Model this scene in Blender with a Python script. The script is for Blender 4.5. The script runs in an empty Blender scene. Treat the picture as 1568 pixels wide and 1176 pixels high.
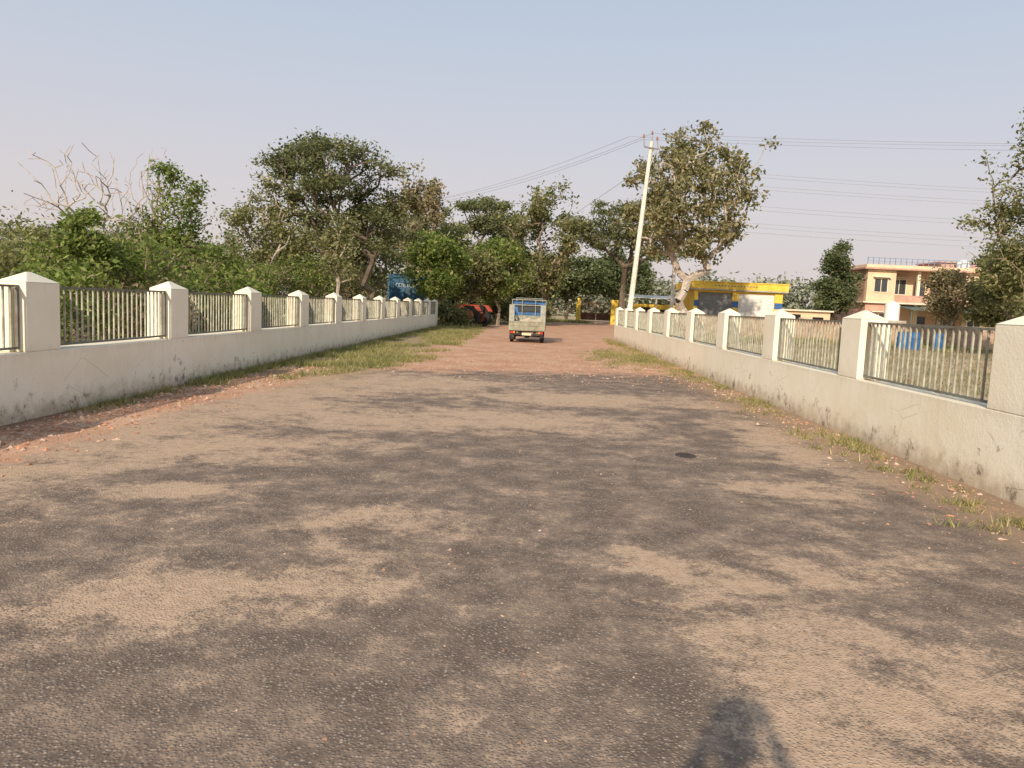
import bpy, math, random
import numpy as np
from mathutils import Vector, Matrix, Euler
random.seed(7)
scene = bpy.context.scene
col = scene.collection

# ------------------------------------------------------------ node helpers
class NT:
    def __init__(s, tree):
        s.t = tree; s.n = tree.nodes; s.l = tree.links
    def set(s, sock, v):
        if v is None: return
        if isinstance(v, bpy.types.NodeSocket): s.l.new(v, sock)
        elif isinstance(v, (tuple, list)):
            v = tuple(v)
            if len(v) == 3 and sock.type == 'RGBA': v = v + (1,)
            sock.default_value = v
        else:
            if sock.type in ('RGBA',): sock.default_value = (v, v, v, 1)
            elif sock.type == 'VECTOR': sock.default_value = (v, v, v)
            else: sock.default_value = v
    def math(s, op, a, b=None, c=None, clamp=False):
        n = s.n.new('ShaderNodeMath'); n.operation = op; n.use_clamp = clamp
        s.set(n.inputs[0], a); s.set(n.inputs[1], b); s.set(n.inputs[2], c)
        return n.outputs[0]
    def mix(s, f, a, b, blend='MIX'):
        n = s.n.new('ShaderNodeMix'); n.data_type = 'RGBA'; n.blend_type = blend
        s.set(n.inputs[0], f); s.set(n.inputs[6], a); s.set(n.inputs[7], b)
        return n.outputs[2]
    def noise(s, scale, detail=4, rough=.55, vec=None, dist=0, out='Fac'):
        n = s.n.new('ShaderNodeTexNoise')
        n.inputs['Scale'].default_value = scale; n.inputs['Detail'].default_value = detail
        n.inputs['Roughness'].default_value = rough; n.inputs['Distortion'].default_value = dist
        s.set(n.inputs['Vector'], vec if vec is not None else s.pos())
        return n.outputs[out]
    def vor(s, scale, feat='F1', vec=None):
        n = s.n.new('ShaderNodeTexVoronoi'); n.feature = feat
        n.inputs['Scale'].default_value = scale
        s.set(n.inputs['Vector'], vec if vec is not None else s.pos())
        return n
    def pos(s):
        if not hasattr(s, '_p'):
            s._g = s.n.new('ShaderNodeNewGeometry'); s._p = s._g.outputs['Position']
        return s._p
    def xyz(s):
        n = s.n.new('ShaderNodeSeparateXYZ'); s.l.new(s.pos(), n.inputs[0])
        return n.outputs
    def rng(s, v, a, b, c=0., d=1., smooth=True):
        n = s.n.new('ShaderNodeMapRange')
        n.interpolation_type = 'SMOOTHSTEP' if smooth else 'LINEAR'
        s.set(n.inputs[0], v)
        for i, q in enumerate((a, b, c, d)): n.inputs[i+1].default_value = q
        return n.outputs[0]
    def vmath(s, op, a, b=None):
        n = s.n.new('ShaderNodeVectorMath'); n.operation = op
        s.set(n.inputs[0], a); s.set(n.inputs[1], b)
        return n.outputs[0]
    def scale(s, v, sc): return s.vmath('MULTIPLY', v, sc)
    def bump(s, h, strength=.5, dist=.01):
        n = s.n.new('ShaderNodeBump'); n.inputs['Strength'].default_value = strength
        n.inputs['Distance'].default_value = dist; s.l.new(h, n.inputs['Height'])
        return n.outputs[0]

def new_mat(name):
    m = bpy.data.materials.new(name); m.use_nodes = True
    nt = NT(m.node_tree)
    b = m.node_tree.nodes['Principled BSDF']
    b.inputs['Specular IOR Level'].default_value = .25
    return m, nt, b

def simple(name, c, rough=.7, var=.18, scale=6., metal=0., dirt=None, spec=.25):
    m, nt, b = new_mat(name)
    n = nt.noise(scale, 5, .6)
    lo = tuple(x*(1-var) for x in c); hi = tuple(min(1, x*(1+var)) for x in c)
    cc = nt.mix(nt.rng(n, .3, .7), lo, hi)
    if dirt:
        n2 = nt.noise(scale*.35, 6, .7)
        cc = nt.mix(nt.rng(n2, .5, .68, 0, .7), cc, dirt)
    nt.set(b.inputs['Base Color'], cc)
    b.inputs['Roughness'].default_value = rough
    b.inputs['Metallic'].default_value = metal
    b.inputs['Specular IOR Level'].default_value = spec
    nt.set(b.inputs['Normal'], nt.bump(nt.noise(scale*8, 3), .15, .01))
    return m

def leaf_mat(name, c1, c2, c3, trans=.3):
    m = bpy.data.materials.new(name); m.use_nodes = True
    nt = NT(m.node_tree); out = m.node_tree.nodes['Material Output']
    m.node_tree.nodes.remove(m.node_tree.nodes['Principled BSDF'])
    nt.pos(); rnd = nt._g.outputs['Random Per Island']
    n = nt.noise(.7, 3, .6)
    cc = nt.mix(nt.rng(n, .36, .64), c1, c2)
    cc = nt.mix(nt.rng(rnd, .70, 1.0, 0, .9), cc, c3)
    br = nt.rng(nt.math('FRACT', nt.math('MULTIPLY', rnd, 37.7)), 0, 1, .6, 1.4, False)
    cc = nt.mix(1., cc, br, 'MULTIPLY')
    d = nt.n.new('ShaderNodeBsdfDiffuse')
    t = nt.n.new('ShaderNodeBsdfTranslucent')
    nt.set(d.inputs['Color'], cc)
    nt.set(t.inputs['Color'], nt.mix(1., cc, (1.2, 1.3, .7), 'MULTIPLY'))
    mx = nt.n.new('ShaderNodeMixShader'); mx.inputs[0].default_value = trans
    nt.l.new(d.outputs[0], mx.inputs[1]); nt.l.new(t.outputs[0], mx.inputs[2])
    nt.l.new(mx.outputs[0], out.inputs['Surface'])
    return m

# ------------------------------------------------------------ mesh helpers
class MB:
    def __init__(s): s.v = []; s.f = []; s.m = []
    def add(s, vs, fs, mat=0):
        o = len(s.v); s.v += [tuple(v) for v in vs]
        s.f += [tuple(i+o for i in f) for f in fs]; s.m += [mat]*len(fs)
    def box(s, x0, x1, y0, y1, z0, z1, mat=0):
        s.add([(x0,y0,z0),(x1,y0,z0),(x1,y1,z0),(x0,y1,z0),(x0,y0,z1),(x1,y0,z1),(x1,y1,z1),(x0,y1,z1)],
              [(0,3,2,1),(4,5,6,7),(0,1,5,4),(1,2,6,5),(2,3,7,6),(3,0,4,7)], mat)
    def pyr(s, x0, x1, y0, y1, z0, z1, mat=0):
        cx, cy = (x0+x1)/2, (y0+y1)/2
        s.add([(x0,y0,z0),(x1,y0,z0),(x1,y1,z0),(x0,y1,z0),(cx,cy-(y1-y0)*.06,z1),(cx,cy+(y1-y0)*.06,z1)],
              [(0,1,4),(1,2,5,4),(2,3,5),(3,0,4,5)], mat)
    def cyl(s, p0, p1, r0, r1=None, n=12, mat=0, caps=True):
        r1 = r0 if r1 is None else r1
        p0, p1 = Vector(p0), Vector(p1); d = (p1-p0).normalized()
        a = d.orthogonal().normalized(); b = d.cross(a)
        vs = []
        for p, r in ((p0, r0), (p1, r1)):
            for i in range(n):
                t = 2*math.pi*i/n; vs.append(p+a*r*math.cos(t)+b*r*math.sin(t))
        fs = [(i, (i+1) % n, n+(i+1) % n, n+i) for i in range(n)]
        if caps: fs += [tuple(range(n-1, -1, -1)), tuple(range(n, 2*n))]
        s.add(vs, fs, mat)
    def prism(s, prof, x0, x1, mat=0):
        n = len(prof)
        vs = [(x0, y, z) for y, z in prof]+[(x1, y, z) for y, z in prof]
        fs = [(i, (i+1) % n, n+(i+1) % n, n+i) for i in range(n)]+[tuple(range(n-1,-1,-1)), tuple(range(n,2*n))]
        s.add(vs, fs, mat)
    def done(s, name, mats, parent=None, bevel=0, loc=None, rot=0, smooth=False):
        me = bpy.data.meshes.new(name); me.from_pydata(s.v, [], s.f)
        for m in mats: me.materials.append(m)
        me.polygons.foreach_set('material_index', s.m)
        if smooth: me.polygons.foreach_set('use_smooth', [True]*len(s.f))
        me.update()
        o = bpy.data.objects.new(name, me); col.objects.link(o)
        if parent: o.parent = parent
        if loc: o.location = loc
        o.rotation_euler[2] = rot
        if bevel:
            b = o.modifiers.new('bevel', 'BEVEL'); b.width = bevel; b.segments = 2; b.limit_method = 'ANGLE'
        return o

def empty(name, loc=(0,0,0), rot=0):
    e = bpy.data.objects.new(name, None); col.objects.link(e); e.location = loc; e.rotation_euler[2] = rot
    e.empty_display_size = .2
    return e

def np_mesh(name, V, F, mats, mi=None, parent=None):
    me = bpy.data.meshes.new(name); me.from_pydata(V.tolist(), [], F.tolist() if hasattr(F, 'tolist') else F)
    for m in mats: me.materials.append(m)
    if mi is not None: me.polygons.foreach_set('material_index', mi)
    me.update()
    o = bpy.data.objects.new(name, me); col.objects.link(o)
    if parent: o.parent = parent
    return o

def norm(a): return a/np.maximum(np.linalg.norm(a, axis=1, keepdims=True), 1e-9)

def leaf_quads(C, size, rg, up=.5, asp=.45):
    N = len(C)
    n = rg.normal(size=(N,3)); n[:,2] = np.abs(n[:,2])+up; n = norm(n)
    a = norm(np.cross(n, rg.normal(size=(N,3)))); b = np.cross(n, a)
    s = (size*(.5+1.0*rg.random(N)))[:,None]
    return np.stack([C+a*s, C+b*s*asp, C-a*s*.9, C-b*s*asp], 1).reshape(-1,3)

def tubes(P0, P1, R0, R1, n=6):
    E = len(P0); d = norm(P1-P0)
    ref = np.where(np.abs(d[:,2:3]) > .9, np.array([[1.,0,0]]), np.array([[0,0,1.]]))
    a = norm(np.cross(d, ref)); b = np.cross(d, a)
    t = np.arange(n)*2*np.pi/n; c, s = np.cos(t), np.sin(t)
    ring = a[:,None,:]*c[None,:,None]+b[:,None,:]*s[None,:,None]
    V = np.concatenate([P0[:,None,:]+ring*R0[:,None,None], P1[:,None,:]+ring*R1[:,None,None]], 1).reshape(-1,3)
    i = np.arange(n); q = np.stack([i, (i+1) % n, n+(i+1) % n, n+i], 1)
    F = (q[None]+(np.arange(E)*2*n)[:,None,None]).reshape(-1,4)
    return V, F

def ball(rg, n):
    d = norm(rg.normal(size=(n,3))); return d*(rg.random(n)**(1/3))[:,None]

def skeleton(base, fork, A, rg, trunk_r, tip=.012, jit=.12, bias=.35, nseg=5):
    base = np.array(base, float); fork = np.array(fork, float)
    nodes = []; par = []; pl = []
    for i in range(nseg+1):
        t = i/nseg; p = base*(1-t)+fork*t
        if 0 < i < nseg: p = p+np.append(rg.normal(size=2)*trunk_r*.55, 0)
        nodes.append(p); par.append(i-1); pl.append(0)
    first = nseg-1
    order = np.argsort(np.linalg.norm(A-fork, axis=1))
    for k in order:
        p = A[k]; NN = np.array(nodes[first:]); LL = np.array(pl[first:])
        dv = p-NN; d = np.linalg.norm(dv, axis=1)
        cost = d+bias*LL+np.maximum(0, -dv[:,2])*.8
        j = int(np.argmin(cost))+first; L = d[j-first]; q = nodes[j]
        prev = j; ns = 3 if L > 1.6 else (2 if L > .5 else 1)
        for i in range(1, ns+1):
            t = i/ns; m = q*(1-t)+p*t
            if i < ns:
                m = m+rg.normal(size=3)*L*jit; m[2] += L*.06
            nodes.append(m); par.append(prev); pl.append(pl[prev]+L/ns); prev = len(nodes)-1
    n = len(nodes); acc = np.zeros(n); rad = np.zeros(n)
    for i in range(n-1, -1, -1):
        if acc[i] == 0: acc[i] = tip**2.2
        rad[i] = acc[i]**(1/2.2)
        if par[i] >= 0: acc[par[i]] += acc[i]
    sc = trunk_r/rad[0]
    rad = np.maximum(tip, rad*sc); rad[:nseg+1] = trunk_r*np.linspace(1.25, .85, nseg+1)
    P = np.array(nodes); par = np.array(par); e = np.arange(1, n)
    R0 = np.minimum(rad[par[e]], rad[e]*1.9); R0[:nseg] = rad[:nseg]
    return tubes(P[par[e]], P[e], R0, rad[e])

def crown_points(kind, c, H, R, z0, n_lobes, per_lobe, rg, lobe=(.25,.42)):
    out = []
    for i in range(n_lobes):
        if kind == 'umbrella':
            th = rg.random()*2*np.pi; rr = math.sqrt(rg.random())*.9
            rl = R*rg.uniform(*lobe)
            zz = z0+(H-z0)*(.96-.62*rr**2*rg.uniform(.4,1.3))-rl*.3
            if rg.random() < .45: zz -= (H-z0)*rg.uniform(.15,.55)
            cc = np.array([math.cos(th)*rr*R, math.sin(th)*rr*R, zz])
            pts = rg.normal(size=(per_lobe,3))*.58*np.array([rl, rl, rl*.42])+cc
        else:
            d = ball(rg, 1)[0]; d = d/(np.linalg.norm(d)+1e-6)*(np.linalg.norm(d)**.6)
            rl = R*rg.uniform(*lobe)
            hz = (H-z0)/2
            wz = 1.0 if kind == 'round' else 1-.5*max(0, d[2])
            cc = np.array([d[0]*(R-rl*.6)*wz, d[1]*(R-rl*.6)*wz, z0+hz+d[2]*(hz-rl*.5)])
            pts = rg.normal(size=(per_lobe,3))*.58*np.array([rl, rl, rl*.8])+cc
        out.append(pts)
    A = np.concatenate(out); A[:,2] = np.clip(A[:,2], z0*.7, H+.1)
    return A+np.array([c[0], c[1], 0])

def tree(name, x, y, H, R, z0, kind='round', leafm=None, barkm=None, seed=1, lobes=14, per=14, lv=60,
         leaf=.12, sig=.32, tr=.2, lean=(0,0), forkz=None, up=.5, asp=.45, lobe=(.25,.42), tip=.015):
    rg = np.random.default_rng(seed)
    A = crown_points(kind, (x+lean[0], y+lean[1]), H, R, z0, lobes, per, rg, lobe)
    fz = forkz if forkz else z0*.75
    V, F = skeleton((x, y, -.1), (x+lean[0]*.6, y+lean[1]*.6, fz), A, rg, tr, tip=tip)
    nb = len(F)
    if lv:
        w = rg.gamma(1.6, .62, len(A)); cnt = (lv*w).astype(int)
        C = np.repeat(A, cnt, axis=0)
        C = C+rg.normal(size=C.shape)*np.array([sig, sig, sig*(.5 if kind == 'umbrella' else .8)])
        C[:,2] = np.maximum(C[:,2], .1)
        LV = leaf_quads(C, leaf, rg, up, asp)
        LF = np.arange(len(LV)).reshape(-1,4)+len(V)
        V = np.concatenate([V, LV]); F = np.concatenate([F, LF])
    mi = np.zeros(len(F), int); mi[nb:] = 1
    return np_mesh(name, V, F, [barkm, leafm or barkm], mi)

# ------------------------------------------------------------ materials
def dirt_colour(nt):
    a = nt.noise(.9, 6, .65); b = nt.noise(9, 5, .7)
    cc = nt.mix(nt.rng(a, .35, .65), (.50,.275,.175), (.61,.39,.265))
    cc = nt.mix(nt.rng(b, .42, .7, 0, .5), cc, (.42,.215,.135))
    return cc

def road_material():
    m, nt, b = new_mat('road_surface')
    X, Y, Z = nt.xyz()
    nbig = nt.noise(.6, 6, .62); nmid = nt.noise(2.4, 7, .72); nf = nt.noise(13, 5, .7); ns = nt.noise(110, 2, .6)
    st = nt.vor(66)
    stone = nt.rng(st.outputs['Distance'], .15, .6)
    sep = nt.n.new('ShaderNodeSeparateColor'); nt.l.new(st.outputs['Color'], sep.inputs[0])
    tone = sep.outputs[0]; tone2 = sep.outputs[1]
    asph = nt.mix(nt.rng(tone, 0, 1, 0, 1, False), (.178,.134,.106), (.335,.262,.208))
    asph = nt.mix(nt.rng(tone, .80, .94, 0, .8), asph, (.52,.42,.335))
    asph = nt.mix(nt.math('MULTIPLY', stone, .8), asph, (.115,.083,.066))
    asph = nt.mix(nt.rng(nmid, .38, .64, 0, .65), asph, (.295,.222,.170))
    asph = nt.mix(nt.rng(nbig, .45, .62, 0, .25), asph, (.20,.158,.135))
    wn = nt.noise(1.1, 5, .62, out='Color'); wv = nt.vmath('SUBTRACT', wn, (.5,.5,.5)); wv = nt.scale(wv, (3.0,2.0,0))
    wp = nt.vmath('ADD', nt.pos(), wv)
    def patch(cx, cy, sx, sy, ang=0, src=wp):
        mp = nt.n.new('ShaderNodeMapping'); mp.vector_type = 'TEXTURE'
        nt.l.new(src, mp.inputs[0])
        mp.inputs['Location'].default_value = (cx, cy, 0); mp.inputs['Rotation'].default_value = (0,0,math.radians(ang))
        mp.inputs['Scale'].default_value = (sx, sy, 1)
        ln = nt.n.new('ShaderNodeVectorMath'); ln.operation = 'LENGTH'; nt.l.new(mp.outputs[0], ln.inputs[0])
        return nt.rng(ln.outputs['Value'], 1.9, .0)
    tot = None
    for p in [(-3.1,8.0,1.3,.7,10),(-2.1,10.2,1.6,.8,0),(-.3,10.6,1.9,.9,0),(1.4,3.65,.55,.5,30),(1.07,4.5,.3,.25,0),
              (-1.9,3.9,1.2,.33,28),(-1.13,5.4,.45,.35,20),(-2.75,5.9,.5,.3,0),
              (2.5,7.1,.6,.3,0),(-4.3,8,.7,3,0),(-3.8,13,1.2,4,0),(3.3,10,.5,2.,0),
              (1,13.5,2.6,1.,0),(-2.2,15,2.,1.4,0),(2.0,4.9,.4,.25,0),(1.5,2.9,.5,.4,0)]:
        q = patch(*p); tot = q if tot is None else nt.math('MAXIMUM', tot, q)
    sm = nt.math('MULTIPLY_ADD', tot, .27, nt.math('MULTIPLY', nbig, .38))
    sm = nt.math('ADD', sm, nt.math('MULTIPLY', nmid, .60))
    sm = nt.math('ADD', sm, nt.math('MULTIPLY', nf, .36))
    sm = nt.math('ADD', sm, nt.math('MULTIPLY', stone, .14))
    sm = nt.math('ADD', sm, nt.math('MULTIPLY', tone2, -.10))
    sand = nt.rng(sm, .73, .97, 0, .88)
    sandc = nt.mix(nt.rng(nf, .3, .7), (.47,.325,.22), (.59,.425,.30))
    sandc = nt.mix(nt.rng(ns, .5, .72, 0, .45), sandc, (.31,.215,.155))
    colr = nt.mix(sand, asph, sandc)
    oil = patch(1.84, 8.6, .12, .17, 0, nt.pos())
    colr = nt.mix(nt.rng(nt.math('ADD', oil, nt.math('MULTIPLY', nf, .4)), .62, .75, 0, .8), colr, (.035,.03,.03))
    wob = nt.math('MULTIPLY', nt.math('SUBTRACT', nt.noise(.7, 5, .65), .5), 4.0)
    wob2 = nt.math('MULTIPLY', nt.math('SUBTRACT', nmid, .5), 1.7)
    curve = nt.math('MULTIPLY', nt.math('MAXIMUM', nt.math('SUBTRACT', Y, 11.), 0.), .20)
    el = nt.rng(nt.math('ADD', nt.math('SUBTRACT', X, curve), wob2), -4.3, -5.0)
    er = nt.rng(nt.math('ADD', X, wob2), 3.3, 4.0)
    ef = nt.rng(nt.math('ADD', nt.math('ADD', Y, nt.math('ADD', wob, wob2)), nt.math('MULTIPLY', X, -.30)), 16.8, 20.2)
    dirt = dirt_colour(nt)
    dm = nt.math('MAXIMUM', el, ef)
    dm = nt.rng(nt.math('ADD', dm, nt.math('MULTIPLY', nt.math('SUBTRACT', nf, .5), .9)), .25, .75)
    colr = nt.mix(nt.math('MULTIPLY', er, .8), colr, nt.mix(nt.rng(nmid,.4,.6), (.42,.285,.19), (.29,.205,.14)))
    colr = nt.mix(dm, colr, dirt)
    gy = nt.rng(nt.math('ADD', Y, wob), 12, 18)
    gx = nt.rng(nt.math('ADD', X, wob2), -2.9, -4.0)
    g = nt.math('MULTIPLY', gx, gy)
    soil = nt.mix(nt.rng(nmid, .35, .65), (.22,.19,.095), (.38,.29,.18))
    colr = nt.mix(nt.math('MULTIPLY', g, .85), colr, soil)
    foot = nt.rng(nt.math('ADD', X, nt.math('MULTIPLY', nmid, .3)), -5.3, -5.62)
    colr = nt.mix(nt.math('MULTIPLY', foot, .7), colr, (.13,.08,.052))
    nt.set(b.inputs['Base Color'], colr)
    b.inputs['Roughness'].default_value = .9
    b.inputs['Specular IOR Level'].default_value = .15
    h = nt.math('ADD', nt.math('SUBTRACT', 1., stone), nt.math('MULTIPLY', nf, 1.5))
    nt.set(b.inputs['Normal'], nt.bump(h, .55, .007))
    return m

def ground_material():
    m, nt, b = new_mat('dry_field')
    a = nt.noise(.12, 6, .6); c = nt.noise(2.2, 5, .7)
    cc = nt.mix(nt.rng(a, .4, .62), (.50,.37,.24), (.31,.26,.14))
    cc = nt.mix(nt.rng(c, .4, .7, 0, .6), cc, (.54,.42,.29))
    nt.set(b.inputs['Base Color'], cc); b.inputs['Roughness'].default_value = .95
    nt.set(b.inputs['Normal'], nt.bump(c, .6, .05))
    return m

def wall_material():
    m, nt, b = new_mat('painted_plaster')
    X, Y, Z = nt.xyz()
    n1 = nt.noise(1.1, 6, .65); n2 = nt.noise(5.5, 8, .75); n3 = nt.noise(26, 4, .7)
    cc = nt.mix(nt.rng(n1, .3, .7), (.85,.765,.59), (.92,.85,.70))
    stv = nt.scale(nt.pos(), (3.5,3.5,.45)); s1 = nt.noise(2.6, 6, .7, stv)
    cc = nt.mix(nt.rng(s1, .54, .80, 0, .40), cc, (.60,.51,.38))
    zz = nt.math('SUBTRACT', nt.math('MULTIPLY', n2, .75), Z)
    cc = nt.mix(nt.rng(zz, .03, .43, 0, .8), cc, (.43,.32,.22))
    gz = nt.math('SUBTRACT', nt.math('ADD', nt.math('MULTIPLY', s1, .35), .0), nt.math('ABSOLUTE', nt.math('SUBTRACT', Z, .80)))
    cc = nt.mix(nt.rng(gz, .05, .22, 0, .20), cc, (.45,.39,.29))
    pk = nt.math('SUBTRACT', nt.math('ADD', nt.math('MULTIPLY', n2, .8), nt.math('MULTIPLY', n1, .35)), nt.math('MULTIPLY', Z, .18))
    cc = nt.mix(nt.rng(pk, .595, .62, 0, .8), cc, (.54,.45,.34))
    cc = nt.mix(nt.rng(pk, .635, .66, 0, .8), cc, (.20,.165,.13))
    cr = nt.vor(1.3, 'DISTANCE_TO_EDGE', nt.scale(nt.pos(), (1,1,1.6)))
    n4 = nt.noise(.8, 3, .5)
    cm = nt.math('MULTIPLY', nt.rng(nt.math('ADD', cr.outputs[0], nt.math('MULTIPLY', n3, .012)), .013, .007), nt.rng(n4, .52, .57))
    cc = nt.mix(nt.math('MULTIPLY', cm, nt.rng(Z, .9, .5, 0, .5)), cc, (.22,.18,.13))
    nt.set(b.inputs['Base Color'], cc); b.inputs['Roughness'].default_value = .75
    nt.set(b.inputs['Normal'], nt.bump(nt.math('ADD', n3, nt.math('MULTIPLY', n2, 1.5)), .35, .012))
    return m

M_road = road_material(); M_ground = ground_material(); M_wall = wall_material()
M_rail = simple('rail_paint', (.36,.355,.28), .5, .3, 9, dirt=(.24,.18,.13))
M_railD = simple('rail_frame', (.17,.17,.145), .5, .2, 9, dirt=(.16,.11,.08))
M_bark = simple('bark', (.24,.185,.14), .9, .35, 7)
M_barkP = simple('bark_pale', (.43,.37,.32), .9, .3, 7)
M_barkD = simple('bark_dark', (.14,.11,.085), .9, .35, 7)
L_aca = leaf_mat('acacia_leaves', (.125,.145,.075), (.195,.21,.108), (.28,.265,.145), .33)
L_green = leaf_mat('green_leaves', (.13,.185,.05), (.215,.265,.085), (.33,.335,.13), .4)
L_olive = leaf_mat('olive_leaves', (.165,.18,.085), (.255,.255,.125), (.35,.30,.17), .36)
L_brown = leaf_mat('dry_leaves', (.23,.205,.12), (.31,.26,.165), (.42,.31,.21), .3)
L_peep = leaf_mat('broad_leaves', (.175,.185,.09), (.27,.245,.13), (.41,.31,.195), .35)
L_dark = leaf_mat('dark_leaves', (.10,.13,.068), (.155,.185,.09), (.22,.23,.12), .3)
L_far = leaf_mat('haze_tinted_leaves', (.24,.26,.20), (.29,.305,.235), (.34,.34,.27), .15)  # far foliage: atmospheric haze put into the paler leaf colours
L_grass = leaf_mat('grass_blades', (.19,.20,.075), (.32,.285,.13), (.50,.42,.26), .28)

# ------------------------------------------------------------ ground + road
g = MB(); g.add([(-900,-300,-.008),(900,-300,-.008),(900,1600,-.008),(-900,1600,-.008)], [(0,1,2,3)])
g.done('ground', [M_ground])
LX, RX = -5.85, 4.5
r = MB()
r.add([(LX-.02,-20,0),(RX+.02,-20,0),(RX+.02,41,0),(LX-.02,41,0)], [(0,1,2,3)])
left = [(LX-.02,41),(LX,50),(-3.6,53),(-2.4,60),(-1,68),(1.5,78),(4.5,88),(6.4,99)]
right = [(RX+.02,41),(7.5,43),(9.5,50),(9.2,60),(9.4,68),(9.8,78),(10.0,88),(10.2,99)]
vs = [(a,b,0) for a,b in left]+[(a,b,0) for a,b in right]; n = len(left)
r.add(vs, [(i, n+i, n+i+1, i+1) for i in range(n-1)])
r.done('road', [M_road])

# ------------------------------------------------------------ boundary walls
PH = 1.62
def build_wall(name, s, xf, starts, y0, y1):
    T = .36; xb = xf+s*T; a, b_ = min(xf, xb), max(xf, xb)
    root = empty(name)
    m = MB(); m.box(a, b_, y0, y1, -.3, .80)
    m.done('plinth', [M_wall], root, .012)
    p = MB()
    for y in starts:
        p.box(a, b_, y, y+.65, .801, PH)
        p.pyr(a-.004, b_+.004, y-.004, y+.654, PH+.001, PH+.125)
        j0, j1 = sorted((xf+s*.15, xf+s*.355))
        p.box(j0, j1, y-.09, y-.002, .802, PH-.05)
        p.box(j0, j1, y+.652, y+.74, .802, PH-.05)
    p.done('pillars', [M_wall], root, .01)
    rl = MB(); xm = xf+s*.10
    st = sorted(starts)
    for i in range(len(st)-1):
        u, v = st[i]+.655, st[i+1]-.005
        rl.box(xm-.018, xm+.018, u, v, .835, .862, 1)
        rl.box(xm-.018, xm+.018, u, v, 1.555, 1.582, 1)
        rl.box(xm-.016, xm+.016, u, u+.03, .864, 1.553, 1)
        rl.box(xm-.016, xm+.016, v-.03, v, .864, 1.553, 1)
        k = int((v-u)/.128); q = (v-u)/k
        for j in range(1, k):
            yy = u+j*q+random.uniform(-.006,.006); dx = random.uniform(-.005,.005); tl = random.uniform(-.006,.006)
            w_ = .010
            rl.add([(xm-w_+dx,yy-w_,.8625),(xm+w_+dx,yy-w_,.8625),(xm+w_+dx,yy+w_,.8625),(xm-w_+dx,yy+w_,.8625),
                    (xm-w_+dx,yy-w_+tl,1.5545),(xm+w_+dx,yy-w_+tl,1.5545),(xm+w_+dx,yy+w_+tl,1.5545),(xm-w_+dx,yy+w_+tl,1.5545)],
                   [(0,3,2,1),(4,5,6,7),(0,1,5,4),(1,2,6,5),(2,3,7,6),(3,0,4,7)], 0)
    rl.done('metal_railing', [M_rail, M_railD], root)
    return root
build_wall('boundary_wall', -1, LX, [8.9+3.65*k for k in range(-7,12)], -16.65, 49.7)
build_wall('boundary_wall', 1, RX, [10.55+3.65*k for k in range(-7,9)], -15.0, 40.4)

# ------------------------------------------------------------ rubble, stones, grass
def stones(name, pts, sizes, mats, seed):
    rg = np.random.default_rng(seed); N = len(pts)
    base = np.array([[1,0,0],[-1,0,0],[0,1,0],[0,-1,0],[0,0,1],[0,0,-1.]])
    F0 = np.array([[0,2,4],[2,1,4],[1,3,4],[3,0,4],[2,0,5],[1,2,5],[3,1,5],[0,3,5]])
    V = base[None]*rg.uniform(.6,1.3,(N,6,1))+rg.normal(size=(N,6,3))*.22
    th = rg.random(N)*6.28; c, s = np.cos(th), np.sin(th)
    x = V[:,:,0]*c[:,None]-V[:,:,1]*s[:,None]; y = V[:,:,0]*s[:,None]+V[:,:,1]*c[:,None]
    V = np.stack([x, y, V[:,:,2]*.6], 2)*sizes[:,None,None]+pts[:,None,:]
    F = (F0[None]+(np.arange(N)*6)[:,None,None]).reshape(-1,3)
    mi = np.repeat(rg.integers(0, len(mats), N), 8)
    return np_mesh(name, V.reshape(-1,3), F, mats, mi)
M_br = simple('brick_rubble', (.46,.24,.15), .9, .3, 20); M_br2 = simple('stone_tan', (.52,.38,.28), .9, .3, 20)
M_br3 = simple('stone_grey', (.24,.195,.16), .9, .3, 20); M_br4 = simple('clod', (.35,.21,.14), .9, .3, 20)
rg = np.random.default_rng(5)
P = []; S = []
n = 7500; y = 3+rg.random(n)**1.2*17; x = -5.75+np.abs(rg.normal(size=n))*.55+np.maximum(0, y-11)*.12*rg.random(n)
P.append(np.stack([x,y,np.full(n,.003)],1)); S.append(rg.gamma(1.7,.0068,n)+.004)
n = 3600; y = 15.0+rg.gamma(3,2.2,n); x = rg.uniform(-4.5,4.2,n)
P.append(np.stack([x,y,np.full(n,.003)],1)); S.append(rg.gamma(1.7,.006,n)+.004)
n = 2200; y = 2+rg.random(n)*22; x = 4.4-np.abs(rg.normal(size=n))*.45
P.append(np.stack([x,y,np.full(n,.003)],1)); S.append(rg.gamma(1.7,.0058,n)+.004)
P = np.concatenate(P); S = np.minimum(np.concatenate(S), .06)
stones('brick_rubble', P, S, [M_br, M_br4, M_br2], 3)
n = 5000; y = 1.6+rg.random(n)**1.3*16; x = rg.uniform(-4.9,4,n)
stones('gravel', np.stack([x,y,np.full(n,.001)],1), np.minimum(rg.gamma(1.5,.0023,n)+.0015,.015), [M_br2, M_br3, M_br3, M_br4], 4)

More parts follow.
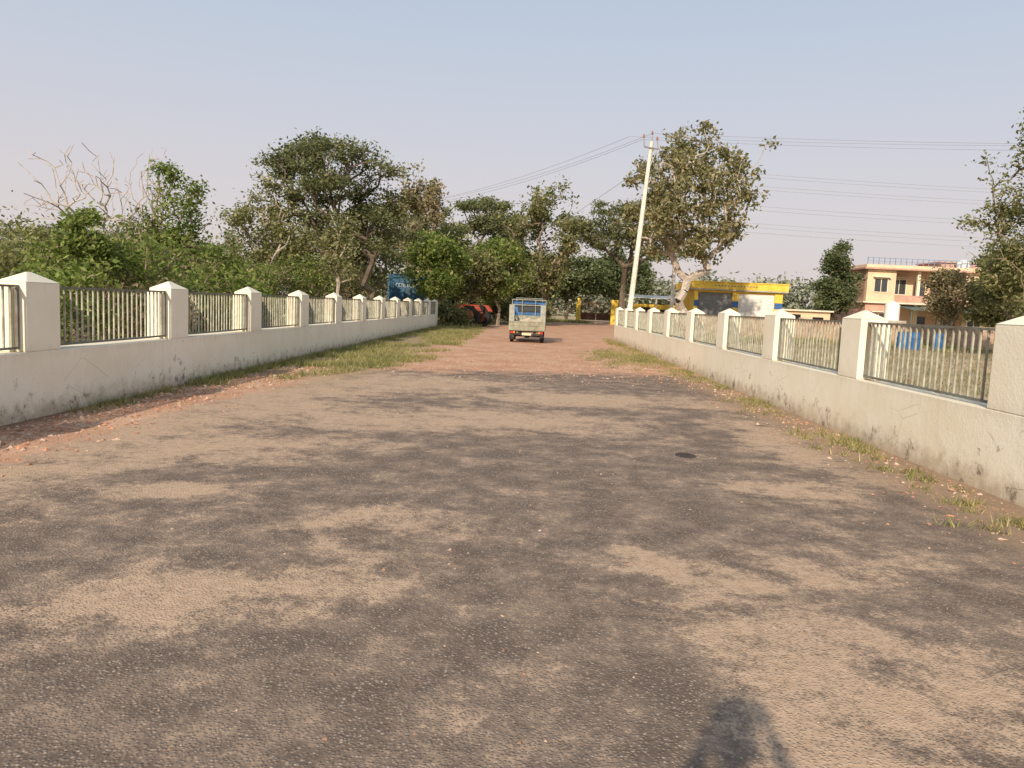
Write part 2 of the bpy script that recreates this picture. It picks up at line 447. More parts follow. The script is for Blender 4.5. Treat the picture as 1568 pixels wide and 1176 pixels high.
def grass(name, C, h, seed, mat=L_grass, w=.008):
    rg = np.random.default_rng(seed); N = len(C)
    d = norm(rg.normal(size=(N,3))*np.array([1,1,0])); t = rg.normal(size=(N,3))*.55; t[:,2] = 1
    hh = (h*rg.uniform(.3,1.3,N))[:,None]
    ww = (w*(.6+.8*rg.random(N)))[:,None]
    V = np.stack([C-d*ww, C+d*ww, C+t*hh], 1).reshape(-1,3)
    return np_mesh(name, V, np.arange(3*N).reshape(-1,3), [mat])
def scatter(X, Y, per, rg, sp):
    k = rg.integers(max(1, per//3), per*2, len(X)); X = np.repeat(X, k); Y = np.repeat(Y, k)
    X = X+rg.normal(size=len(X))*sp; Y = Y+rg.normal(size=len(Y))*sp
    return np.stack([X, Y, np.zeros(len(X))], 1)
def field(X, Y, seed):
    rr = np.random.default_rng(seed); v = np.zeros(len(X))
    for i in range(8):
        k = rr.normal(size=2)*1.6; v += np.sin(X*k[0]+Y*k[1]+rr.random()*6.28)
    return v
n = 3600; Y_ = 13.0+rg.random(n)**.9*38; wd = np.clip((Y_-11)/9, .12, 1); X_ = -5.8+rg.random(n)**1.25*3.2*wd
k = (field(X_, Y_, 1) > -.2) | (X_ < -5.5); c1 = scatter(X_[k], Y_[k], 18, rg, .12); c1 = c1[c1[:,0] > LX+.02]
grass('grass', c1, .12, 11, w=.008)
n = 150; c2 = scatter(rg.uniform(-5.8,-5.5,n), rg.uniform(9.5,20,n), 22, rg, .08); c2 = c2[c2[:,0] > LX+.02]
grass('grass', c2, .09, 12, w=.006)
n = 420; X_ = 4.42-np.abs(rg.normal(size=n))*.32; Y_ = rg.uniform(5,24,n); k = field(X_*.4, Y_, 2) > .2
c3 = scatter(X_[k], Y_[k], 16, rg, .06)
n = 320; c4 = scatter(3.25+rg.normal(size=n)*.6, 26+rg.normal(size=n)*2.2, 20, rg, .12)
n = 230; c5 = scatter(4.4-np.abs(rg.normal(size=n))*.3, rg.uniform(22,41,n), 18, rg, .1)
n = 40; c6 = scatter(rg.choice([3.75,3.9,4.05,4.2],n)+rg.normal(size=n)*.1, rg.choice([6.9,8.1,9.2,10.6,12.5],n)+rg.normal(size=n)*.3, 18, rg, .05)
c = np.concatenate([c3,c4,c5,c6]); c = c[c[:,0] < RX-.02]
grass('grass', c, .08, 13, w=.006)
n = 900; c7 = scatter(rg.uniform(-10,-3.5,n), rg.uniform(50,75,n), 22, rg, .3)
n = 500; c8 = scatter(rg.uniform(9,30,n), rg.uniform(43,90,n), 22, rg, .3)
n = 160; c9 = scatter(rg.uniform(-2,6.5,n), 84+rg.normal(size=n)*2, 26, rg, .4)
grass('grass', np.concatenate([c7,c8,c9]), .32, 14, w=.03)
n = 1100; c10 = scatter(rg.uniform(5.2,34,n), rg.uniform(9,48,n), 18, rg, .25)
grass('dry_grass', c10, .22, 15, L_brown, w=.014)

# ------------------------------------------------------------ trees
T = tree
T('acacia_tree', -9.9, 38, 9.3, 3.6, 4.8, 'umbrella', L_aca, M_barkD, 21, 56, 8, 42, .085, .27, .24, (.1,0), 2.3, .5, .5, (.14,.28))
T('acacia_tree', -8.3, 39.5, 6.4, 2.0, 3.6, 'umbrella', L_aca, M_barkD, 22, 18, 8, 40, .085, .27, .14, (.5,0), 2.0, .5, .5, (.2,.36))
T('acacia_tree', -5.2, 75, 12.0, 4.2, 5.6, 'umbrella', L_aca, M_barkD, 23, 34, 8, 42, .14, .38, .25, (0,0), 3.5, .5, .5, (.16,.30))
T('acacia_tree', 8.4, 72, 11.2, 5.2, 6.2, 'umbrella', L_aca, M_barkD, 24, 42, 9, 42, .13, .36, .28, (.4,0), 4.0, .5, .5, (.15,.27))
T('deciduous_tree', 10.2, 52, 13.7, 4.5, 4.6, 'round', L_peep, M_barkP, 75, 95, 5, 32, .13, .27, .32, (.15,0), 3.0, .2, .6, (.12,.22))
T('deciduous_tree', 1.2, 66, 11.6, 3.6, 2.8, 'round', L_olive, M_bark, 26, 38, 6, 44, .15, .36, .24, (0,0), 3.0, .4, .5, (.18,.34))
T('deciduous_tree', -8.9, 60, 11.5, 2.7, 4.0, 'cone', L_brown, M_barkP, 27, 28, 6, 40, .14, .32, .2, (0,0), 3.5, .3, .5, (.2,.36))
T('deciduous_tree', -6.2, 53, 6.9, 2.3, 1.6, 'round', L_green, M_bark, 28, 24, 7, 50, .12, .30, .14, (0,0), 1.3, .4, .5)
T('deciduous_tree', -2.3, 58.5, 6.8, 1.9, 1.9, 'round', L_green, M_bark, 29, 20, 7, 50, .13, .30, .13, (.1,0), 1.3, .4, .5)
T('deciduous_tree', -4.3, 57, 5.6, 1.8, 1.9, 'round', L_olive, M_bark, 30, 18, 7, 46, .13, .30, .11, (0,0), 1.1, .4, .5)
T('deciduous_tree', -.8, 70, 7.8, 3.0, 1.6, 'round', L_dark, M_barkD, 31, 22, 7, 56, .17, .38, .18, (0,0), 1.8, .4, .5)
T('deciduous_tree', 4.3, 88, 7.6, 4.2, 1.6, 'round', L_dark, M_barkD, 32, 24, 8, 52, .2, .45, .18, (0,0), 2, .4, .5)
T('deciduous_tree', 10.5, 92, 8.4, 3.6, 2.0, 'round', L_dark, M_barkD, 33, 22, 8, 52, .2, .45, .18, (0,0), 2, .4, .5)
T('deciduous_tree', -13.8, 30, 6.6, 1.45, 2.2, 'round', L_green, M_bark, 34, 20, 6, 46, .08, .2, .10, (0,0), 2, .4, .5, (.28,.5))
T('deciduous_tree', -12.4, 36, 7.2, 1.6, 2.4, 'cone', L_olive, M_barkP, 35, 20, 6, 38, .085, .22, .10, (0,0), 2, .4, .5, (.25,.45))
T('deciduous_tree', -9.5, 16, 3.35, .85, 1.0, 'cone', L_green, M_bark, 36, 18, 6, 50, .055, .12, .05, (0,0), 1, .4, .5, (.28,.45))
T('deciduous_tree', -8.2, 33, 5.8, 1.0, 2.2, 'cone', L_olive, M_barkP, 37, 14, 6, 40, .075, .2, .08, (0,0), 1.8, .4, .5, (.28,.45))
T('deciduous_tree', 29.2, 75, 8.9, 2.1, 1.0, 'cone', L_dark, M_barkD, 38, 32, 8, 56, .14, .3, .18, (0,0), 1.5, .4, .5, (.22,.4))
T('deciduous_tree', 27.0, 50, 5.3, 1.7, 1.4, 'round', L_brown, M_bark, 39, 20, 7, 46, .10, .24, .11, (0,0), 1.3, .4, .5)
T('deciduous_tree', 24.9, 38, 12.6, 3.2, 2.0, 'cone', L_olive, M_bark, 40, 66, 7, 48, .10, .27, .22, (0,0), 2.2, .4, .5, (.17,.32))
T('deciduous_tree', 29.3, 47, 6.4, 2.2, .9, 'round', L_olive, M_bark, 41, 22, 8, 50, .11, .28, .14, (0,0), 1.4, .4, .5)
T('deciduous_tree', 36.5, 60, 7.5, 3.2, 1.2, 'round', L_olive, M_bark, 42, 22, 8, 54, .16, .36, .18, (0,0), 1.6, .4, .5)
T('deciduous_tree', -30, 48, 5.2, 3.2, 1.2, 'umbrella', L_aca, M_bark, 43, 24, 8, 50, .11, .32, .14, (0,0), 1.6, .6, .5)
T('deciduous_tree', -21, 42, 5.4, 2.8, 1.4, 'round', L_aca, M_bark, 44, 22, 8, 50, .10, .3, .14, (0,0), 1.6, .6, .5)
T('deciduous_tree', -13.5, 46, 6.7, 3.0, 1.8, 'round', L_olive, M_bark, 45, 24, 8, 50, .11, .32, .14, (0,0), 1.6, .5, .5)
T('deciduous_tree', -10.5, 50, 6.8, 2.6, 1.8, 'round', L_aca, M_bark, 46, 20, 8, 50, .12, .32, .14, (0,0), 1.6, .5, .5)
T('deciduous_tree', -8.2, 66, 9.4, 3.0, 2.0, 'round', L_olive, M_bark, 47, 28, 7, 50, .14, .36, .18, (0,0), 2, .5, .5)
T('deciduous_tree', -3.6, 80, 11.0, 3.6, 2.2, 'round', L_olive, M_bark, 48, 28, 7, 50, .18, .4, .18, (0,0), 2, .5, .5)
T('bare_tree', -15.8, 27.5, 7.0, 2.0, 3.2, 'cone', None, M_barkP, 51, 20, 8, 0, tr=.08, forkz=2.2, lobe=(.25,.6), tip=.0095)
T('bare_tree', -14.6, 30, 7.0, 1.3, 2.8, 'cone', None, M_barkP, 52, 26, 10, 0, tr=.075, forkz=2.0, lobe=(.25,.6), tip=.009)

def thicket(name, spots, seed, leafm, barkm, leaf=.07, sig=.18, lv=60):
    rg = np.random.default_rng(seed); Vs = []; Fs = []; ms = []; o = 0
    for (x, y, H, R) in spots:
        A = crown_points('round', (x, y), H, R, .4, 12, 5, rg, (.3,.55))
        A[:,2] = np.clip(A[:,2], .3, H+.3)
        V, F = skeleton((x, y, -.1), (x, y, .5), A, rg, .05, tip=.008, nseg=2)
        Vs.append(V); Fs.append(F+o); ms.append(np.zeros(len(F), int)); o += len(V)
        C = np.repeat(A, (lv*rg.gamma(1.8,.55,len(A))).astype(int), axis=0); C = C+rg.normal(size=C.shape)*sig
        C[:,2] = np.maximum(C[:,2], .05)
        LV = leaf_quads(C, leaf, rg); Fs.append(np.arange(len(LV)).reshape(-1,4)+o); Vs.append(LV); o += len(LV)
        ms.append(np.ones(len(LV)//4, int))
    return np_mesh(name, np.concatenate(Vs), np.concatenate(Fs), [barkm, leafm], np.concatenate(ms))
rs = random.Random(3)
sp1 = []; sp2 = []; sp1b = []
for i in range(26):
    y = 15+i*1.3+rs.uniform(-.5,.5); x = -8.0-rs.random()*1.8-(.12*(y-15) if y < 30 else 1.2)
    (sp1b if i % 3 == 1 else sp1).append((x, y, rs.uniform(1.5,3.0)+(y-15)*.035, rs.uniform(.8,1.3)))
for i in range(24):
    y = 19+i*1.1+rs.uniform(-.6,.6); x = -11.5-rs.random()*4-(y-19)*.1
    sp2.append((x, y, rs.uniform(2.3,3.8)+(y-19)*.045, rs.uniform(1.0,1.6)))
for i in range(10): sp2.append((-14-rs.random()*6, 24+i*1.2, rs.uniform(2.2,3.5), rs.uniform(1.2,1.8)))
thicket('shrub_thicket', sp1, 61, L_green, M_bark, .07, .17, 42)
thicket('shrub_thicket', sp1b, 65, L_brown, M_bark, .065, .17, 34)
thicket('shrub_thicket', sp2, 62, L_olive, M_bark, .08, .23, 42)
sp3 = [(-4.6,51.2,.9,.5),(-5.3,51.0,1.4,.7)]+[(-7.5+i*1.0, 66+rs.uniform(-2,3), rs.uniform(2,4), 1.3) for i in range(9)]
thicket('shrub_thicket', sp3, 64, L_olive, M_bark, .11, .22, 40)
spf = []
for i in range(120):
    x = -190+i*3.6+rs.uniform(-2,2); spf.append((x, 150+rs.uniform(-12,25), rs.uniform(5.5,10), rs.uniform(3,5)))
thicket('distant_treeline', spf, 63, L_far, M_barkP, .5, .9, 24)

# ------------------------------------------------------------ utility poles and wires
M_conc = simple('pole_concrete', (.70,.65,.57), .85, .12, 3, dirt=(.50,.45,.38))
M_iron = simple('galvanised_iron', (.25,.25,.26), .5, .2, 10, metal=.4)
M_ins = simple('porcelain', (.30,.12,.08), .3, .1, 10)
M_wire = simple('aluminium_wire', (.22,.22,.24), .5, .1, 10)
def pole(x, y, H, lx=0):
    root = empty('utility_pole', (x, y, 0))
    m = MB()
    m.cyl((0,0,-.5), (lx,0,H), .16, .09, 8)
    m.done('shaft', [M_conc], root, .01)
    m = MB(); t = H-.35
    ax = lx*t/H
    m.cyl((ax-.35,-.12,t+.05),(ax+.35,-.12,t-.05), .035, n=6)
    m.cyl((ax-.35,-.12,t+.05),(ax-.40,-.12,t+.50), .028, n=6)
    m.cyl((ax+.35,-.12,t-.05),(ax+.28,-.12,t+.40), .028, n=6)
    m.cyl((ax,-.12,t-.9),(ax+.30,-.12,t-.1), .02, n=6)
    m.cyl((lx,0,H),(lx+.01,0,H+.35), .025, n=6)
    m.done('crossarm', [M_iron], root)
    m = MB()
    for q in ((ax-.40,-.12,t+.5),(ax+.28,-.12,t+.4),(lx+.01,0,H+.35)):
        m.cyl(q, (q[0],q[1],q[2]+.16), .06, .035, n=10)
    m.done('insulators', [M_ins], root)
    return root
pole(5.05, 40, 10.1, .75)
pole(-9.0, 61.2, 9.2, 0)
pole(11.0, 60, 12.5, 0); pole(66, 62, 12.7, 0)
wires = MB()
def wire(a, b, sag, r=.016, k=14):
    a, b = Vector(a), Vector(b); prev = a
    for i in range(1, k+1):
        t = i/k; p = a.lerp(b, t); p.z -= sag*4*t*(1-t); wires.cyl(prev, p, r, n=4, caps=False); prev = p
for dx, z in ((-.4,10.42),(.28,10.3),(.75,10.62)):
    wire((5.05+dx, 39.9, z-.15), (-9.0+dx, 61.2, 9.2+z-10.42), .45, .009)
    wire((5.05+dx, 39.9, z-.15), (46, 44+dx, 12.4+(z-10.4)*1.5), .35, .009)
wire((5.8,40,9.1), (-3.2, 80, 6.4), .3, .011)
for z in (12.5,12.25,11.6,11.35,10.1,9.8,8.8,8.5,8.1):
    wire((11.0,60,z),(66,62,z+.1), .55, .011, 18)
wires.done('power_lines', [M_wire])
pole(46, 44, 12, 0)

# ------------------------------------------------------------ shop
M_yel = simple('yellow_paint', (.80,.54,.08), .6, .1, 2, dirt=(.62,.43,.13))
M_blue = simple('blue_paint', (.05,.13,.33), .5, .15, 3)
M_shG = simple('shutter_grey', (.24,.24,.235), .5, .12, 3, dirt=(.19,.16,.13))
M_shW = simple('shutter_white', (.74,.72,.69), .5, .08, 3)
M_concr = simple('cement', (.44,.41,.37), .9, .15, 2)
M_dark = simple('dark_opening', (.02,.02,.022), .3, .1, 2)
M_sheet = simple('roof_sheet', (.70,.65,.57), .7, .12, 2, dirt=(.5,.44,.36))
shop = empty('shop_building', (13.7, 65, 0))
m = MB(); W = 7.3
m.box(0,W,.0,6,0,3.55,0)
for x0, x1 in ((0,.3),(3.15,3.65),(6.65,W)): m.box(x0,x1,-.22,-.002,0,3.55,0)
m.box(.302,3.148,-.18,-.003,3.38,3.55,0); m.box(3.652,6.648,-.18,-.003,3.38,3.55,0)
m.done('walls', [M_yel], shop, .01)
m = MB(); m.box(-.35,W+.35,-.50,6.2,3.552,3.66,0); m.box(-.35,W+.35,-.52,-.38,3.662,4.20,1); m.box(-.35,-.23,-.378,6.2,3.662,4.20,1); m.box(W+.23,W+.35,-.378,6.2,3.662,4.20,1)
m.box(-.41,W+.41,-.58,-.32,4.202,4.28,1)
m.done('roof_and_parapet', [M_concr, M_yel], shop, .01)
m = MB()
for i in range(29):
    z = .05+i*.114
    for a, b_, k in ((.304,3.146,0),(3.654,6.646,1)):
        m.prism([(-.06,z),(-.10,z+.055),(-.06,z+.112),(-.02,z+.112),(-.02,z)], a, b_, k)
m.done('roller_shutters', [M_shG, M_shW], shop)
m = MB()
for x0, x1 in ((0,.3),(3.15,3.65),(6.65,W)):
    for z in (.4,2.2): m.box(x0-.004,x1+.004,-.226,-.221,z,z+.5,0)
for i in range(13): m.box(1.6+i*.26,1.6+i*.26+.11,-.527,-.522,3.90,3.98,0)
m.done('painted_bands', [M_blue], shop)
shed = empty('roadside_shed', (11.0, 82, 0))
m = MB(); m.box(0,4.6,0,4,0,2.3,0); m.box(-2.3,-1.6,0,.6,0,2.6,0)
m.box(.8,1.8,-.01,-.002,0,2.0,1); m.box(2.8,4.2,-.01,-.002,.9,1.8,1)
m.done('walls', [M_yel, M_dark], shed)
m = MB(); m.prism([(-.8,2.9),(4.3,3.3),(4.3,3.34),(-.8,2.94)], -.3, 4.9, 0)
for x in (-.2,2.3,4.8): m.cyl((x,-.7,0),(x,-.7,2.9),.05,n=8)
m.done('sheet_roof', [M_sheet], shed)
M_gate = simple('gate_paint', (.17,.08,.05), .5, .25, 4, dirt=(.3,.18,.12))
gate = empty('entrance_gate', (6.5, 98, 0))
m = MB(); m.box(-.5,0,-.25,.25,0,2.7); m.box(4.0,4.5,-.25,.25,0,2.7); m.pyr(-.5,0,-.25,.25,2.702,2.9); m.pyr(4.0,4.5,-.25,.25,2.702,2.9)
m.done('gate_posts', [M_yel], gate, .01)
m = MB()
for u in (.05,2.02):
    v = u+1.93
    for z in (.15,1.0,2.25): m.box(u,v,-.03,.03,z,z+.08)
    m.box(u,u+.06,-.028,.028,.232,2.248); m.box(v-.06,v,-.028,.028,.232,2.248)
    for i in range(1,14): m.box(u+i*.137-.018,u+i*.137+.018,-.012,.012,.1,2.45)
    m.box(u+.07,v-.07,.013,.018,.232,.99)
m.done('gate_leaves', [M_gate], gate)

# ------------------------------------------------------------ two-storey house
M_peach = simple('peach_paint', (.74,.55,.38), .75, .08, 1.2, dirt=(.62,.46,.34))
M_pink = simple('terracotta_paint', (.52,.32,.25), .8, .12, 1.5)
M_trim = simple('cream_trim', (.76,.68,.54), .7, .08, 2)
M_glass = simple('window_glass', (.05,.055,.06), .12, .1, 2, spec=.6)
M_awn = simple('green_sheet', (.10,.14,.13), .6, .2, 3)
M_white = simple('white_plastic', (.82,.82,.80), .4, .04, 3)
M_terr = simple('terrace_rail_paint', (.18,.25,.38), .5, .15, 3)
hs = empty('two_storey_house', (32.2, 75, 0))
m = MB()
m.box(0,11.6,1.2,9,0,3.3,0); m.box(0,2.7,0,1.198,0,3.3,1); m.box(9.3,11.6,0,1.198,0,3.3,0)
m.box(.0,2.7,0,9,3.45,6.5,0); m.box(2.702,9.298,1.8,9,3.45,6.5,0); m.box(9.3,11.6,0,9,3.45,6.5,0)
m.box(-.02,-.003,.4,8.9,0,6.5,1)
for x in (4.8,7.1): m.box(x,x+.28,.1,.38,3.452,6.498,2)
for x in (4.8,7.1): m.box(x,x+.28,.1,.38,0,3.298,2)
m.done('walls', [M_peach, M_pink, M_trim], hs, .01)
m = MB(); m.box(-.35,11.95,-.35,9.3,3.302,3.448,0); m.box(-.5,12.1,-.55,9.5,6.502,6.66,1)
m.box(-.3,11.9,-.35,-.2,6.662,6.95,2); m.box(-.3,-.15,-.198,9.2,6.662,6.95,2); m.box(11.75,11.9,-.198,9.2,6.662,6.95,2)
m.box(7.6,11.2,1.5,6,6.662,7.5,1); m.box(7.4,11.4,1.3,6.2,7.502,7.62,1)
m.box(2.7,9.3,-.05,.05,3.45,4.15,1)
m.done('slabs_and_parapet', [M_trim, M_pink, M_peach], hs, .01)
m = MB()
for i in range(24): m.box(-.25+i*.52,-.20+i*.52,-.30,-.25,6.952,7.55)
m.box(-.3,11.9,-.30,-.25,7.552,7.60); m.box(-.3,11.9,-.295,-.265,7.25,7.28)
m.done('terrace_railing', [M_terr], hs)
m = MB()
def window(x, z, w, h, y):
    m.box(x,x+w,y-.03,y-.003,z,z+h,0)
    for a,b,c_,d in ((x-.08,x,z-.08,z+h+.08),(x+w,x+w+.08,z-.08,z+h+.08),(x,x+w,z-.08,z),(x,x+w,z+h,z+h+.08),(x+w/2-.03,x+w/2+.03,z,z+h)):
        m.box(a,b,y-.07,y-.031,c_,d,1)
    m.box(x-.2,x+w+.2,y-.45,y-.005,z+h+.15,z+h+.23,1)
window(.7,4.4,1.2,1.2,0); window(3.2,4.3,1.3,1.4,1.8); window(7.4,4.3,1.3,1.4,1.8); window(9.8,4.4,1.2,1.2,0)
window(.7,1.1,1.2,1.2,0); window(7.4,1,1.3,1.4,1.2); window(9.8,1.1,1.2,1.2,0)
m.box(5.4,6.4,1.77,1.797,3.46,5.6,0); m.box(5.4,6.4,1.17,1.197,.01,2.2,0)
m.done('windows_and_doors', [M_glass, M_trim], hs)
m = MB(); m.prism([(-2.4,2.75),(.9,3.2),(.9,3.25),(-2.4,2.8)], 3.2, 11.2, 0)
for x in (3.4,7.2,11.0): m.cyl((x,-2.2,0),(x,-2.2,2.78),.06,n=8)
m.done('veranda_awning', [M_awn], hs)
m = MB(); m.cyl((9.2,.6,6.67),(9.2,.6,7.55),.6,.6,20); m.cyl((9.2,.6,7.552),(9.2,.6,7.75),.6,.2,20)
m.done('roof_water_tank', [M_white], hs)
wt = empty('water_tank', (28.3, 61, 0))
m = MB(); m.cyl((0,0,1.7),(0,0,2.9),.55,.55,20); m.cyl((0,0,2.902),(0,0,3.1),.55,.2,20); m.cyl((0,0,3.102),(0,0,3.18),.2,.2,16)
m.done('tank', [M_white], wt)
m = MB(); m.box(-.8,.8,-.8,.8,1.5,1.698)
for a in (-.7,.55):
    for c_ in (-.7,.55): m.box(a,a+.15,c_,c_+.15,0,1.498)
m.done('stand', [M_concr], wt)
ob = empty('outbuilding', (23.2, 72, 0))
m = MB(); m.box(0,4.6,0,4,0,2.2,0); m.box(-.2,4.8,-.3,4.2,2.202,2.34,1); m.box(1,1.9,-.03,-.003,0,1.9,2); m.box(3,4,-.03,-.003,.9,1.7,2)
m.done('walls', [M_peach, M_trim, M_dark], ob)
M_brick = simple('brick_wall', (.42,.29,.21), .9, .2, 3, dirt=(.48,.39,.31))
m = MB(); m.box(12.5,60,56,56.23,-.2,1.5)
for i in range(14): m.box(12.4+i*3.5,12.75+i*3.5,55.93,55.998,-.2,1.6)
m.done('compound_wall', [M_brick])
M_drum = simple('drum_blue', (.04,.14,.34), .45, .15, 4)
for dx_, dy_ in ((20.6,45.3),(21.5,44.7),(22.6,45.6),(23.7,45.1)):
    m = MB(); m.cyl((0,0,0),(0,0,.32),.29,.31,20); m.cyl((0,0,.321),(0,0,.36),.33,.33,20); m.cyl((0,0,.361),(0,0,.66),.31,.31,20)
    m.cyl((0,0,.661),(0,0,.70),.33,.33,20); m.cyl((0,0,.701),(0,0,1.0),.31,.27,20); m.cyl((0,0,1.001),(0,0,1.05),.28,.28,20)
    m.done('water_drum', [M_drum], None, 0, (dx_, dy_, 0))

# ------------------------------------------------------------ vehicles
M_tyre = simple('tyre', (.025,.025,.025), .85, .2, 10)
M_rim = simple('rim', (.35,.34,.32), .4, .1, 8, metal=.5)
M_cab = simple('cab_blue', (.045,.125,.29), .45, .25, 3, dirt=(.16,.18,.20), spec=.3)
M_bed = simple('worn_bed_paint', (.29,.28,.21), .6, .25, 5, dirt=(.18,.13,.09))
M_rack = simple('rack_steel', (.32,.32,.28), .5, .2, 8)
M_red = simple('red_lamp', (.5,.03,.02), .3, .05, 4, spec=.5)
M_orange = simple('amber_lamp', (.6,.22,.04), .3, .05, 4)
M_plate = simple('number_plate', (.66,.60,.42), .5, .05, 4)
M_chas = simple('chassis_black', (.035,.033,.03), .7, .2, 6, dirt=(.16,.12,.09))
M_cargo = simple('cargo_sack', (.48,.40,.31), .9, .2, 6)
def wheel(m, x, y, z, r, w, t=0, rm=1):
    m.cyl((x-w/2,y,z),(x+w/2,y,z), r, n=24, mat=t)
    m.cyl((x-w/2-.01,y,z),(x-w/2+.0,y,z), r*.55, n=16, mat=rm); m.cyl((x+w/2,y,z),(x+w/2+.01,y,z), r*.55, n=16, mat=rm)
tk = empty('pickup_truck', (-.05, 33.2, 0), math.radians(-1.5))
m = MB()
for x in (-.66,.66):
    wheel(m, x, .75, .29, .29, .15); wheel(m, x, 3.0, .29, .29, .15)
m.done('wheels', [M_tyre, M_rim], tk, .01)
m = MB(); m.box(-.36,-.28,.05,3.3,.36,.46); m.box(.28,.36,.05,3.3,.36,.46); m.cyl((-.6,.75,.29),(.6,.75,.29),.05); m.cyl((0,.75,.29),(0,.75,.3),.12)
m.box(-.70,.70,-.05,.02,.33,.42); m.box(-.1,.1,.6,.9,.2,.38)
m.box(-.76,-.56,.42,.44,.12,.52); m.box(.56,.76,.42,.44,.12,.52)
for y in (.1,.8,1.5,2.1): m.box(-.74,.74,y,y+.06,.461,.52)
m.done('chassis', [M_chas], tk, .006)
m = MB()
m.box(-.78,.78,0,2.2,.522,.56)
m.box(-.78,-.75,.03,2.2,.562,.93); m.box(.75,.78,.03,2.2,.562,.93); m.box(-.78,.78,0,.028,.562,.93); m.box(-.78,.78,2.17,2.198,.931,1.15)
for x in (-.6,-.3,0,.3,.6): m.box(x-.02,x+.02,-.02,-.001,.58,.92)
m.box(-.76,.76,-.024,-.0205,.73,.76)
for y in (.3,.7,1.1,1.5,1.9):
    m.box(-.80,-.781,y,y+.05,.53,.93); m.box(.781,.80,y,y+.05,.53,.93)
m.done('cargo_bed', [M_bed], tk, .004)
m = MB()
for s_ in (-1,1):
    x = s_*.765
    for y in (.04,.55,1.1,1.65,2.15): m.cyl((x,y,.93),(x,y,1.62 if y<2 else 1.86),.02,n=6)
    for z in (1.1,1.3,1.5,1.62): m.cyl((x,.04,z),(x,2.15,z),.016,n=6)
    m.box(min(x,x-s_*.2),max(x,x-s_*.2),.02,.04,.932,1.62)
for z in (1.62,1.86): m.cyl((-.765,2.15,z),(.765,2.15,z),.022,n=6)
for x in (-.3,.3): m.cyl((x,2.15,1.15),(x,2.15,1.86),.018,n=6)
for x in (-.6,.6):
    for y in (2.5,3.1): m.cyl((x,y,1.80),(x,y,1.93),.015,n=6)
    m.cyl((x,2.4,1.93),(x,3.2,1.93),.018,n=6)
for y in (2.4,2.8,3.2): m.cyl((-.6,y,1.93),(.6,y,1.93),.015,n=6)
m.done('side_racks', [M_rack], tk)
m = MB()
prof = [(2.25,.5),(2.25,1.70),(2.33,1.79),(3.15,1.80),(3.3,1.72),(3.62,1.1),(3.72,.95),(3.74,.5)]
m.prism(prof, -.72, .72, 0)
m.box(-.46,.46,2.225,2.237,1.34,1.64,1)
m.box(-.50,.50,2.238,2.2495,1.30,1.68,2)
m.box(-.735,-.722,2.5,3.15,1.15,1.62,1); m.box(.722,.735,2.5,3.15,1.15,1.62,1)
m.add([(-.62,3.335,1.68),(.62,3.335,1.68),(.62,3.61,1.15),(-.62,3.61,1.15)],[(0,1,2,3)],1)
m.box(-.72,.72,3.742,3.79,.38,.6,2)
m.done('cab', [M_cab, M_glass, M_chas], tk, .01)
m = MB()
for s_ in (-1,1):
    m.cyl((s_*.72,3.2,1.3),(s_*.92,3.22,1.32),.012,n=6); m.box(s_*.92-.05,s_*.92+.05,3.2,3.24,1.2,1.42)
m.done('mirrors', [M_chas], tk)
m = MB()
for s_ in (-1,1):
    a, b_ = sorted((s_*.70, s_*.58)); m.box(a,b_,-.075,-.051,.41,.49,0)
    a, b_ = sorted((s_*.575, s_*.50)); m.box(a,b_,-.075,-.051,.41,.49,1)
m.box(-.2,.2,-.07,-.052,.33,.42,2)
m.done('lamps_and_plate', [M_red, M_orange, M_plate], tk)
m = MB()
rr = random.Random(4)
for i in range(7):
    x = -.5+.17*i; y = .5+rr.random()*1.2; m.cyl((x-.2,y,.70+rr.random()*.1),(x+.25,y+.2,.85+rr.random()*.18),.14,.12,10)
m.done('cargo_sacks', [M_cargo], tk, .03, smooth=True)

lr = empty('blue_lorry', (-9.0, 57, 0), math.radians(12))
M_lb = simple('lorry_blue', (.045,.12,.20), .5, .2, 2, dirt=(.08,.12,.15))
M_let = simple('faded_lettering', (.40,.45,.48), .6, .3, 4)
m = MB()
for x in (-1.05,1.05):
    for y in (1.2,2.3,6.2): wheel(m, x, y, .5, .5, .3)
m.done('wheels', [M_tyre, M_rim], lr)
m = MB(); m.box(-.5,-.35,0,7.2,.8,1.05); m.box(.35,.5,0,7.2,.8,1.05); m.box(-1.2,1.2,-.1,0,.6,.75)
m.done('chassis', [M_chas], lr)
m = MB(); m.box(-1.25,1.25,0,5,1.1,1.25); m.box(-1.25,1.25,0,.08,1.251,3.4); m.box(-1.25,-1.17,.081,5,1.251,3.4); m.box(1.17,1.25,.081,5,1.251,3.4); m.box(-1.17,1.17,4.92,5,1.251,3.7)
for i in range(6): m.box(-1.2+i*.46,-1.1+i*.46,-.06,-.001,1.2,3.38)
for i in range(9):
    m.box(-1.31,-1.251,.2+i*.55,.3+i*.55,1.2,3.38); m.box(1.251,1.31,.2+i*.55,.3+i*.55,1.2,3.38)
m.box(-1.3,1.3,-.09,-.061,3.25,3.42)
m.done('tipper_body', [M_lb], lr)
m = MB(); m.prism([(5.3,.9),(5.3,2.9),(6.6,2.95),(7.1,2.0),(7.15,.7),(5.3,.7)], -1.15, 1.15, 0); m.box(-1.16,-1.151,5.7,6.5,1.9,2.6,1); m.box(1.151,1.16,5.7,6.5,1.9,2.6,1)
m.done('cab', [M_lb, M_glass], lr)
m = MB()
for i in range(8):
    x = -.78+i*.21
    m.box(x-.07,x+.07,-.068,-.0615,2.78,2.83); m.box(x-.07,x-.03,-.068,-.0615,2.55,2.778)
    if i % 2: m.box(x-.028,x+.07,-.068,-.0615,2.55,2.59)
    elif i % 3: m.box(x+.03,x+.07,-.068,-.0615,2.55,2.778)
